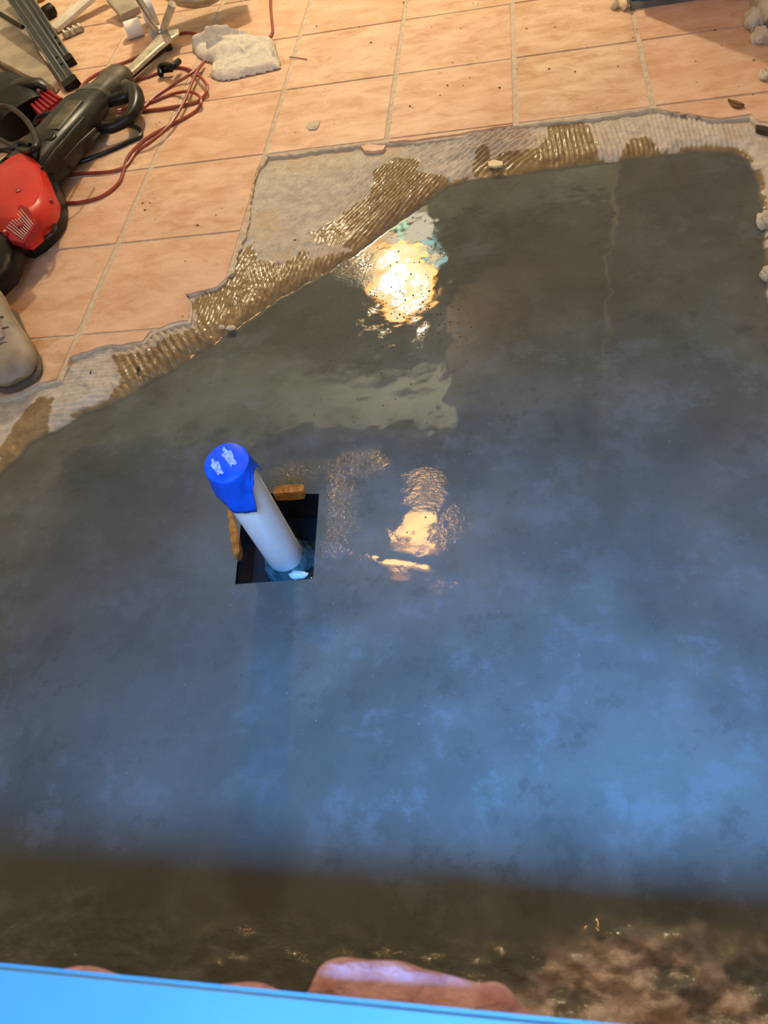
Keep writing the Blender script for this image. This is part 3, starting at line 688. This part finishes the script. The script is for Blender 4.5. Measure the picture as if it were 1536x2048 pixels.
obj('power_cord', MB().tube(smooth_path(W([(74,481,.046),(95,474,.05),(107,462,.055),(108,448,.05),(98,436,.04),(92,425,.03)]),6), .0052, 8), M['dustblack'], hm, smooth=True)
obj('front_cord', MB().tube(smooth_path(W([(60,350,.012),(110,338,.006),(160,324,.006),(215,303,.006),(262,282,.006),(281,272,.006),(280,260,.006),(262,250,.006),(235,248,.006),(205,262,.006),(180,285,.006)]),6), .0055, 8), M['dustblack'], hm, smooth=True)
obj('selector_knob', MB().lathe(at(102,288,.095), (0,0,1), [(0,.026),(.016,.025),(.022,.020),(.022,.01)], 8), M['black'], hm, bevel=.002)

# ---- black tool case with red ribbed panel, black hose
tc = thing('tool_case', 'black tool case with a red ribbed panel behind the hammer', 'tool case', at(30,240,0))
obj('case_shell', MB().loft([sec(-60,205,.05,120,.05,4), sec(-20,212,.055,130,.055,4), sec(26,224,.05,110,.05,4), sec(50,238,.04,90,.04,3.5)], 18), M['black'], tc, smooth=True)
obj('lid_lip', MB().loft([sec(-40,192,.085,32,.012,3), sec(5,180,.09,30,.012,3), sec(50,168,.09,26,.012,3), sec(80,166,.085,20,.010,3), sec(94,176,.07,14,.010,3)], 12), M['dustblack'], tc, smooth=True)
obj('ribbed_panel', MB().prism([(p.x,p.y) for p in W([(48,193),(88,178),(126,198),(108,222),(98,238),(78,230)], .060)], .002, .060), M['darkred'], tc, bevel=.004)
for k in range(6):
    f = k/5; a = at(50,196,.063).lerp(at(90,180,.063), f); b = at(84,230,.063).lerp(at(123,199,.063), f)
    obj('rib', MB().tube([a, b], .0052, 8), M['darkred'], tc, smooth=True)
obj('case_handle', MB().tube(smooth_path(W([(70,246,.07),(76,236,.085),(90,229,.09),(112,226,.085),(122,230,.07)]),5), .006, 8), M['dustblack'], tc, smooth=True)
obj('switch', MB().loft([sec(73,266,.10,9,.005,3), sec(90,250,.10,9,.005,3)], 10), M['white'], tc, smooth=True)['label'] = 'cream switch'
tag(obj('hose', MB().tube(smooth_path(W([(-40,214,.10),(0,212,.118),(25,218,.122),(50,238,.122),(66,262,.12),(74,285,.128),(66,300,.128),(45,302,.112),(22,292,.108),(0,280,.108),(-30,270,.108)]),6), .0075, 10)
        .tube(smooth_path(W([(0,300,.112),(22,297,.112),(42,285,.118),(60,290,.118)]),5), .0055, 8).tube(smooth_path(W([(-20,305,.105),(10,302,.11),(42,311,.105)]),5), .0045, 8), M['dustblack'], None, smooth=True, org=at(20,260,.105)),
    'grey-black rubber hose coiled on the black tool case', 'hose')

# ---- scuffed beige board with black edging
bd = thing('platform_board', 'scuffed beige board with black edge strips behind the red ribbed tool case', 'board', at(40,120,0))
b4 = W([(-60,-2),(140,175),(118,192),(-60,120)], .028)
obj('board_top', MB().prism([(p.x,p.y) for p in W([(-90,-40),(8,-14),(112,160),(104,172),(50,150),(-90,75)], .028)], .003, .028), M['beigeboard'], bd, bevel=.003)
obj('edge_strip', MB().tube(W([(-40,2,.034),(46,54,.034)]), .006, 8), M['black'], bd, smooth=True)
obj('edge_strip', MB().tube(W([(-40,108,.034),(54,164,.034)]), .006, 8), M['black'], bd, smooth=True)
tag(obj('wood_strip', MB().tube(W([(-30,128,.014),(45,172,.014)]), .008, 6), M['chip'], None, smooth=True, org=at(10,150,.006)), 'pale yellow wooden strip along the front edge of the beige board', 'wood')

# ---- ladder leg: two channel rails with black feet
ld = thing('step_ladder', 'grey aluminium ladder leg with channelled rails and black rubber feet', 'ladder', at(145,175,0))
def rail(pxf, pxt, ztop, wd, foot):
    a = at(*pxf, .0); b = at(*pxt, ztop); ax = (b-a).normalized(); e = a+ax*.62
    s_ = Vector((1,-.25,0)); s_ = (s_-ax*s_.dot(ax)).normalized(); f_ = ax.cross(s_)
    if f_.y > 0: f_ = -f_
    R = Matrix((s_, f_, ax)).transposed(); m_ = (a+e)/2; ln = (e-a).length; mb = MB()
    st = a+ax*.028; m_ = (st+e)/2; ln = (e-st).length
    mb.box(m_, (wd, .008, ln), ax=R)
    for k in (-1, 0, 1): mb.box(m_+s_*(k*(wd/2-.003))+f_*.009, (.005, .016, ln), ax=R)
    r_ = obj('rail', mb, M['alu'], ld, bevel=.001, seg=1)
    obj('rubber_foot', MB().box(a+ax*.016+f_*.006, (wd+.006, .030, .036), ax=R), M['black'], ld, bevel=.003)
    for d_ in (.13, .17): obj('rivet', MB().lathe(a+ax*d_+f_*.004+s_*(wd*.2), f_, [(0,.004),(.002,.004),(.003,.002)], 8), M['black'], r_)
rail((150,178), (30,0), .105, .044, True)
rail((143,133), (58,0), .075, .036, True)
tag(obj('batten', MB().loft([sec(108,58,.012,24,.009,6), sec(150,22,.03,24,.009,6), sec(215,-34,.06,24,.009,6)], 12), M['whitepaint'], None, smooth=True, org=at(120,52,0)), 'white painted flat batten leaning beside the ladder leg', 'batten')
tag(obj('end_cap', MB().lathe(at(90,28,.02), at(106,18,.02)-at(90,28,.02), [(0,.020),(.003,.022),(.034,.022),(.037,.019)], 20), M['black'], None, smooth=True, org=at(98,24,0)), 'black rubber cylinder standing between ladder leg and batten', 'cap')
tag(obj('brass_fitting', MB().lathe(at(84,2,.0), (0,0,1), [(0,.016),(.02,.016),(.022,.011),(.05,.011),(.05,.018),(.062,.018)], 8), M['orange'], None, smooth=True, org=at(84,2,0)), 'small brass-coloured fitting at the top edge behind the black cylinder', 'fitting')
cl = thing('plastic_clip', 'small cream slatted plastic clip on the tiles right of the ladder leg', 'clip', at(146,64,0))
ca, cb = at(126,72,.010), at(166,54,.010); cdir = (cb-ca).normalized(); crz = math.atan2(cdir.y, cdir.x)
obj('clip_body', MB().box((ca+cb)/2, ((cb-ca).length, .026, .016), crz), M['bit'], cl, bevel=.003)
for k in range(4): obj('slat', MB().box(ca.lerp(cb, (k+.5)/4)+Vector((0,0,.010)), (.007,.028,.004), crz), M['whitepaint'], cl)

# ---- floor fan
fn = thing('floor_fan', 'silver floor fan with a wire guard on a flat metal foot', 'fan', at(300,100,0))
fc = at(372,-118,.20); fax = (Vector((.35,-.78,.52))).normalized()
FR = .165
obj('guard_ring', MB().lathe(fc-fax*.05, fax, [(0,FR),(.10,FR),(.104,FR+.006),(.108,FR+.002),(.10,FR-.006),(0,FR-.006)], 48), M['fanleg'], fn, smooth=True)
fu = fax.cross(Vector((0,0,1))).normalized(); fv = fax.cross(fu)
for k in range(5):
    rr = FR*(.25+.18*k); obj('guard_wire', MB().tube([fc+fax*.058+fu*(rr*math.cos(a*math.pi/20))+fv*(rr*math.sin(a*math.pi/20)) for a in range(41)], .0026, 6, False), M['chrome'], fn, smooth=True)
for k in range(16):
    a = k*math.pi/8; obj('guard_spoke', MB().tube([fc+fax*.06+(fu*math.cos(a)+fv*math.sin(a))*(FR*.15), fc+fax*.057+(fu*math.cos(a)+fv*math.sin(a))*FR], .0024, 6), M['chrome'], fn, smooth=True)
obj('back_plate', MB().lathe(fc-fax*.055, fax, [(0,FR-.008),(.008,FR-.008)], 40), M['black'], fn)
obj('hub', MB().lathe(fc-fax*.04, fax, [(0,.05),(.05,.048),(.065,.03)], 20), M['dustblack'], fn, smooth=True)
for k in range(4):
    a = k*math.pi/2+.3; r1 = fu*math.cos(a)+fv*math.sin(a); tg = fax.cross(r1)
    vs = [fc+fax*.0+r1*.04-tg*.02, fc+fax*.02+r1*.04+tg*.02, fc+fax*.03+r1*.14+tg*.06, fc-fax*.01+r1*.14-tg*.045]
    vs2 = [v_+fax*.003 for v_ in vs]
    obj('fan_blade', MB().add(vs+vs2, [(3,2,1,0),(4,5,6,7),(0,1,5,4),(1,2,6,5),(2,3,7,6),(3,0,4,7)]), M['dustblack'], fn)
fo = obj('foot_bar', MB().loft([sec(226,172,.024,16,.006,6), sec(262,142,.030,20,.007,6), sec(305,100,.036,24,.007,6), sec(322,84,.038,30,.007,6), sec(340,68,.040,40,.006,6), sec(352,60,.040,16,.005,6)], 12), M['fanleg'], fn, smooth=True)
obj('foot_web', MB().loft([sec(232,176,.014,6,.010,6), sec(300,113,.022,8,.014,6), sec(338,84,.026,8,.014,6)], 10), M['dustblack'], fn, smooth=True)
obj('rubber_foot', MB().lathe(at(338,100,.0), (0,0,1), [(0,.013),(.02,.012),(.022,.015),(.034,.015)], 12), M['black'], fn, smooth=True)
obj('frame_tube', MB().tube(W([(317,62,.045),(296,30,.09),(272,-10,.145)]), .010, 12), M['chrome'], fn, smooth=True)
obj('frame_tube', MB().tube(W([(326,62,.045),(333,40,.085),(345,8,.13)]), .011, 12), M['fanleg'], fn, smooth=True)
obj('pivot_bolt', MB().lathe(at(318,60,.052), (.2,-.6,.7), [(0,.011),(.006,.011),(.008,.006)], 12), M['chrome'], fn, smooth=True)
obj('bracket', MB().loft([sec(305,74,.02,20,.02,4), sec(318,62,.03,20,.03,4)], 12), M['fanleg'], fn, smooth=True)

# ---- white rolls
def roll(label, p0, p1, r, hole, name):
    a, b = p0, p1; L_ = (b-a).length
    return tag(obj(name, MB().lathe(a, b-a, [(0.002,hole),(0,hole+.002),(0,r-.002),(.002,r),(L_-.002,r),(L_,r-.002),(L_,hole+.002),(L_*.5,hole)], 32), M['white'], None, smooth=True, org=(a.x,a.y,0)), label, 'roll')
a = at(252,62,.0255); roll('white roll lying on its side left of the fan frame', a, a+Vector((.048,.020,0)), .0255, .010, 'tape_roll')
a = at(284,26,.040); roll('larger white roll behind the fan frame tube', a, a+Vector((.038,.016,0)), .040, .016, 'tape_roll')
tag(obj('wood_block', MB().loft([sec(232,-8,.05,34,.012,8), sec(262,28,.02,34,.012,8)], 12), M['beigeboard'], None, smooth=True, org=at(258,26,0)), 'grey-brown board end leaning at the top edge beside the larger white roll', 'wood')

# ---- work shoe
sh = thing('work_shoe', 'dusty tan work shoe standing on the tiles at the left edge', 'shoe', at(10,735,0))
toe = at(60,778,.0); hd = Vector((-.55,.85,0)).normalized()
def ss(d, w_, z, h_, e=2.3): p = toe+hd*d; return (Vector((p.x-.012, p.y, z)), w_*1.1, h_, e)
obj('upper', MB().loft([ss(.002,.020,.024,.010), ss(.008,.032,.027,.017), ss(.022,.042,.031,.023), ss(.045,.049,.035,.028), ss(.080,.050,.038,.031), ss(.11,.046,.044,.036), ss(.15,.041,.052,.044), ss(.19,.038,.060,.052), ss(.24,.037,.066,.058), ss(.272,.030,.062,.052), ss(.282,.018,.058,.044)], 24), M['shoe'], sh, smooth=True)
obj('sole', MB().loft([ss(-.002,.020,.008,.006,3), ss(.006,.034,.008,.008,3), ss(.025,.045,.008,.008,3), ss(.06,.050,.008,.008,3), ss(.10,.047,.008,.008,3), ss(.17,.040,.008,.008,3), ss(.25,.038,.008,.008,3), ss(.285,.026,.008,.008,3)], 24), M['sole'], sh, smooth=True)
hs = Vector((hd.y, -hd.x, 0)); hc = toe+Vector((-.012,0,0))
obj('toe_seam', MB().tube([hc+hd*(.074-.010*abs(k/6-1)**2)+hs*((k/6-1)*.046)+Vector((0,0,.0685-.034*abs(k/6-1)**2.4)) for k in range(13)], .0018, 6), M['sole'], sh)
obj('tongue', MB().loft([ss(.085,.016,.070,.006,4), ss(.12,.019,.085,.006,4), ss(.17,.021,.106,.006,4), ss(.205,.020,.122,.005,4)], 10), M['lace'], sh, smooth=True)
for k in range(4):
    d = .095+.026*k; z = .072+.0105*k
    obj('lace', MB().tube([hc+hd*d-hs*.030+Vector((0,0,z-.002)), hc+hd*(d+.006)+Vector((0,0,z+.011)), hc+hd*(d+.012)+hs*.030+Vector((0,0,z+.001))], .0032, 6), M['sole'], sh)

# ---- small loose things
def flat(name, pts, z, th, m, label, cat, bend=.0):
    P = W(pts, z); n = len(P); c = sum(P, Vector())/n
    vs = [(p.x,p.y,z-th) for p in P]+[(p.x,p.y,z+bend*((p-c).length/.02)) for p in P]+[(c.x,c.y,z)]
    fs = [tuple(range(n-1,-1,-1))]+[(i,(i+1)%n,n+(i+1)%n,n+i) for i in range(n)]+[(n+i,n+(i+1)%n,2*n) for i in range(n)]
    return tag(obj(name, MB().add(vs,fs), m, None, org=(c.x,c.y,z-th)), label, cat)
lf = flat('dry_leaf', [(1456,199),(1464,201),(1473,202),(1482,205),(1489,210),(1484,214),(1475,215),(1466,213),(1461,207)], .004, .003, M['leaf'], 'brown dry leaf on the tile near the right edge', 'leaf', .002)
obj('midrib', MB().tube(W([(1456,199,.0065),(1470,207,.005),(1489,210,.0065)]), .0006, 5), M['stone'], lf)
flat('paint_chip', [(976,323),(988,319),(1006,323),(1005,330),(990,333),(977,331)], -.004, .005, M['chip'], 'pale yellow chip lying on the mortar band at the pool edge', 'chip')
flat('metal_sliver', [(1512,249),(1545,256),(1545,266),(1514,257)], .0, .010, M['stone'], 'dark sliver lying on the mortar at the right edge', 'sliver')
tag(obj('twig', MB().tube(W([(579,114,.002),(597,116,.003),(614,119,.002)]), .0013, 6), M['leaf'], None, org=at(597,116,0)), 'thin brown twig on the tile right of the upright cord', 'twig')
def lump(name, px, py, r, label, m, cat, seed, z=0, sq=(1,1,.7)):
    c = at(px,py,z+r*sq[2]*.7); vs, fs = blob(c, r, seed, sq); return tag(obj(name, MB().add(vs,fs), m, None, smooth=True, org=(c.x,c.y,z)), label, cat)
lump('stone', 277,738, .0055, 'dark stone stuck in the ridged wet mortar band', M['stone'], 'stone', 2, -.010, (.8,1.3,.8))
lump('stone', 182,744, .0045, 'dark grey bit in the dry white mortar patch', M['stone'], 'stone', 4, -.010, (.5,1.2,.6))
lump('stone', 1230,10, .014, 'round grey pebble at the top edge beside the plaster blob', M['grout'], 'stone', 6, 0, (.8,1,.9))
lump('plaster_blob', 1249,6, .020, 'cream plaster blob at the left end of the steel track', M['chip'], 'plaster', 8, 0, (.6,1.3,.9))
lump('mortar_chip', 237,664, .0001, '', M['grout'], '', 1) if False else None
for k, (px, py, r, sd_) in enumerate(((462,656,.0085,11),(440,655,.008,12),(385,603,.010,13))):
    lump('mortar_chip', px, py, r, ('pale mortar chip at the pool edge below the stepped tile corner', 'smaller pale mortar chip left of the larger one at the pool edge', 'pale mortar chip under the broken tile corner')[k], M['crumble'], 'mortar', sd_, -.016, (1.3,.9,.5))
# chips knocked out of tiles and slivers of tile still stuck on the edge
flat('tile_chip', [(722,292),(735,288),(755,290),(771,290),(766,299),(745,302),(728,300)], -.001, .008, M['tile'], 'broken sliver of terracotta hanging on the tile edge above the dry mortar', 'tile')
flat('tile_scar', [(613,252),(618,246),(630,242),(640,242),(637,251),(632,258),(618,259)], .0022, .0015, M['crumble'], 'grey mortar scab on the tile below the rag', 'mortar')
# crumbled plaster along the right edge
lab = ['large crumbled plaster chunk on the right wall foot at the top edge', 'crumbled plaster chunk lying below the largest one at the right edge', 'small crumbled plaster chunk low on the right wall foot', 'cream plaster slab leaning at the top right corner',
       'cream rubble piece at the pool edge on the right', 'lower cream rubble piece at the pool edge on the right']
for k, (px, py, r, z, sq) in enumerate(((1508,38,.030,.0,(.7,1.1,.8)),(1522,72,.024,.0,(.8,1,.8)),(1528,150,.016,.0,(.7,1.2,.6)),(1530,8,.05,.0,(.5,1.4,.9)),(1534,440,.020,-.022,(.8,1.1,.7)),(1536,548,.018,-.022,(.7,1,.7)))):
    c = at(px, py, z+r*sq[2]*.7); vs, fs = blob(c, r, 20+k, sq, 3, .45, 3.0)
    tag(obj('plaster_chunk', MB().add(vs,fs), M['crumble'], None, smooth=True, org=(c.x,c.y,z)), lab[k], 'plaster')
# grit and bubbles
mb = MB()
r_ = random.Random(5); regp = [(p[0],p[1]) for p in region]
pts = [(633,52),(718,54),(742,85),(807,5),(1034,138),(1098,137),(1150,143),(940,155),(999,175),(1053,57),(1391,122),(1266,75),(1273,58),(1236,132),(290,420),(285,406),(300,405),(395,450),(1443,91),(1508,120),(1430,60),
       (880,190),(895,170),(820,212),(590,480),(370,522),(1506,189),(1110,54),(905,125)]
for px, py in pts:
    c = at(px, py, .0012); vs, fs = blob(c, r_.uniform(.0014,.0032), r_.randint(1,99), (1.3,.8,.6), 1); mb.add(vs, fs)
for k in range(170):
    x = r_.uniform(-.7,1.48); y = r_.uniform(-1.4,.4)
    if float(sdist(regp, np.array([x]), np.array([y]))[0]) < .01: continue
    vs, fs = blob((x,y,.001), r_.uniform(.0005,.0016), r_.randint(1,99), (1.2,.9,.7), 1); mb.add(vs, fs)
tag(obj('grit', mb, M['grit'], None), 'dark grit scattered over the terracotta tiles', 'grit', kind='stuff')
mb = MB()
for k in range(460):
    px = r_.gauss(790,260); py = r_.uniform(480,1560)
    if k >= 260: px = r_.gauss(800,85); py = r_.gauss(620,70)  # extra bubbles added to sparkle around the lamp's mirror image
    if not (20 < px < 1500) or (430 < px < 660 and 900 < py < 1190): continue
    c = at(px, py, -.0225)
    if float(sdist(poolw, np.array([c.x]), np.array([c.y]))[0]) < .01: continue
    vs, fs = blob(c, r_.uniform(.0007,.0019), 1, (1,1,.9), 2, 0); mb.add(vs, fs)
tag(obj('bubbles', mb, M['bubble'], None, smooth=True), 'tiny bubbles on the wet grey floor, extra ones added as sparkles round the lamp reflection', 'bubbles', kind='stuff')

for o in SC.objects:
    if o.parent is None and 'group' not in o:
        k = o.name.split('.')[0]
        g = {'plaster_chunk': 'crumbled plaster along the right edge', 'stone': 'loose stones', 'mortar_chip': 'pale mortar chips at the pool edge', 'tape_roll': 'white rolls by the fan'}.get(k)
        if g: o['group'] = g
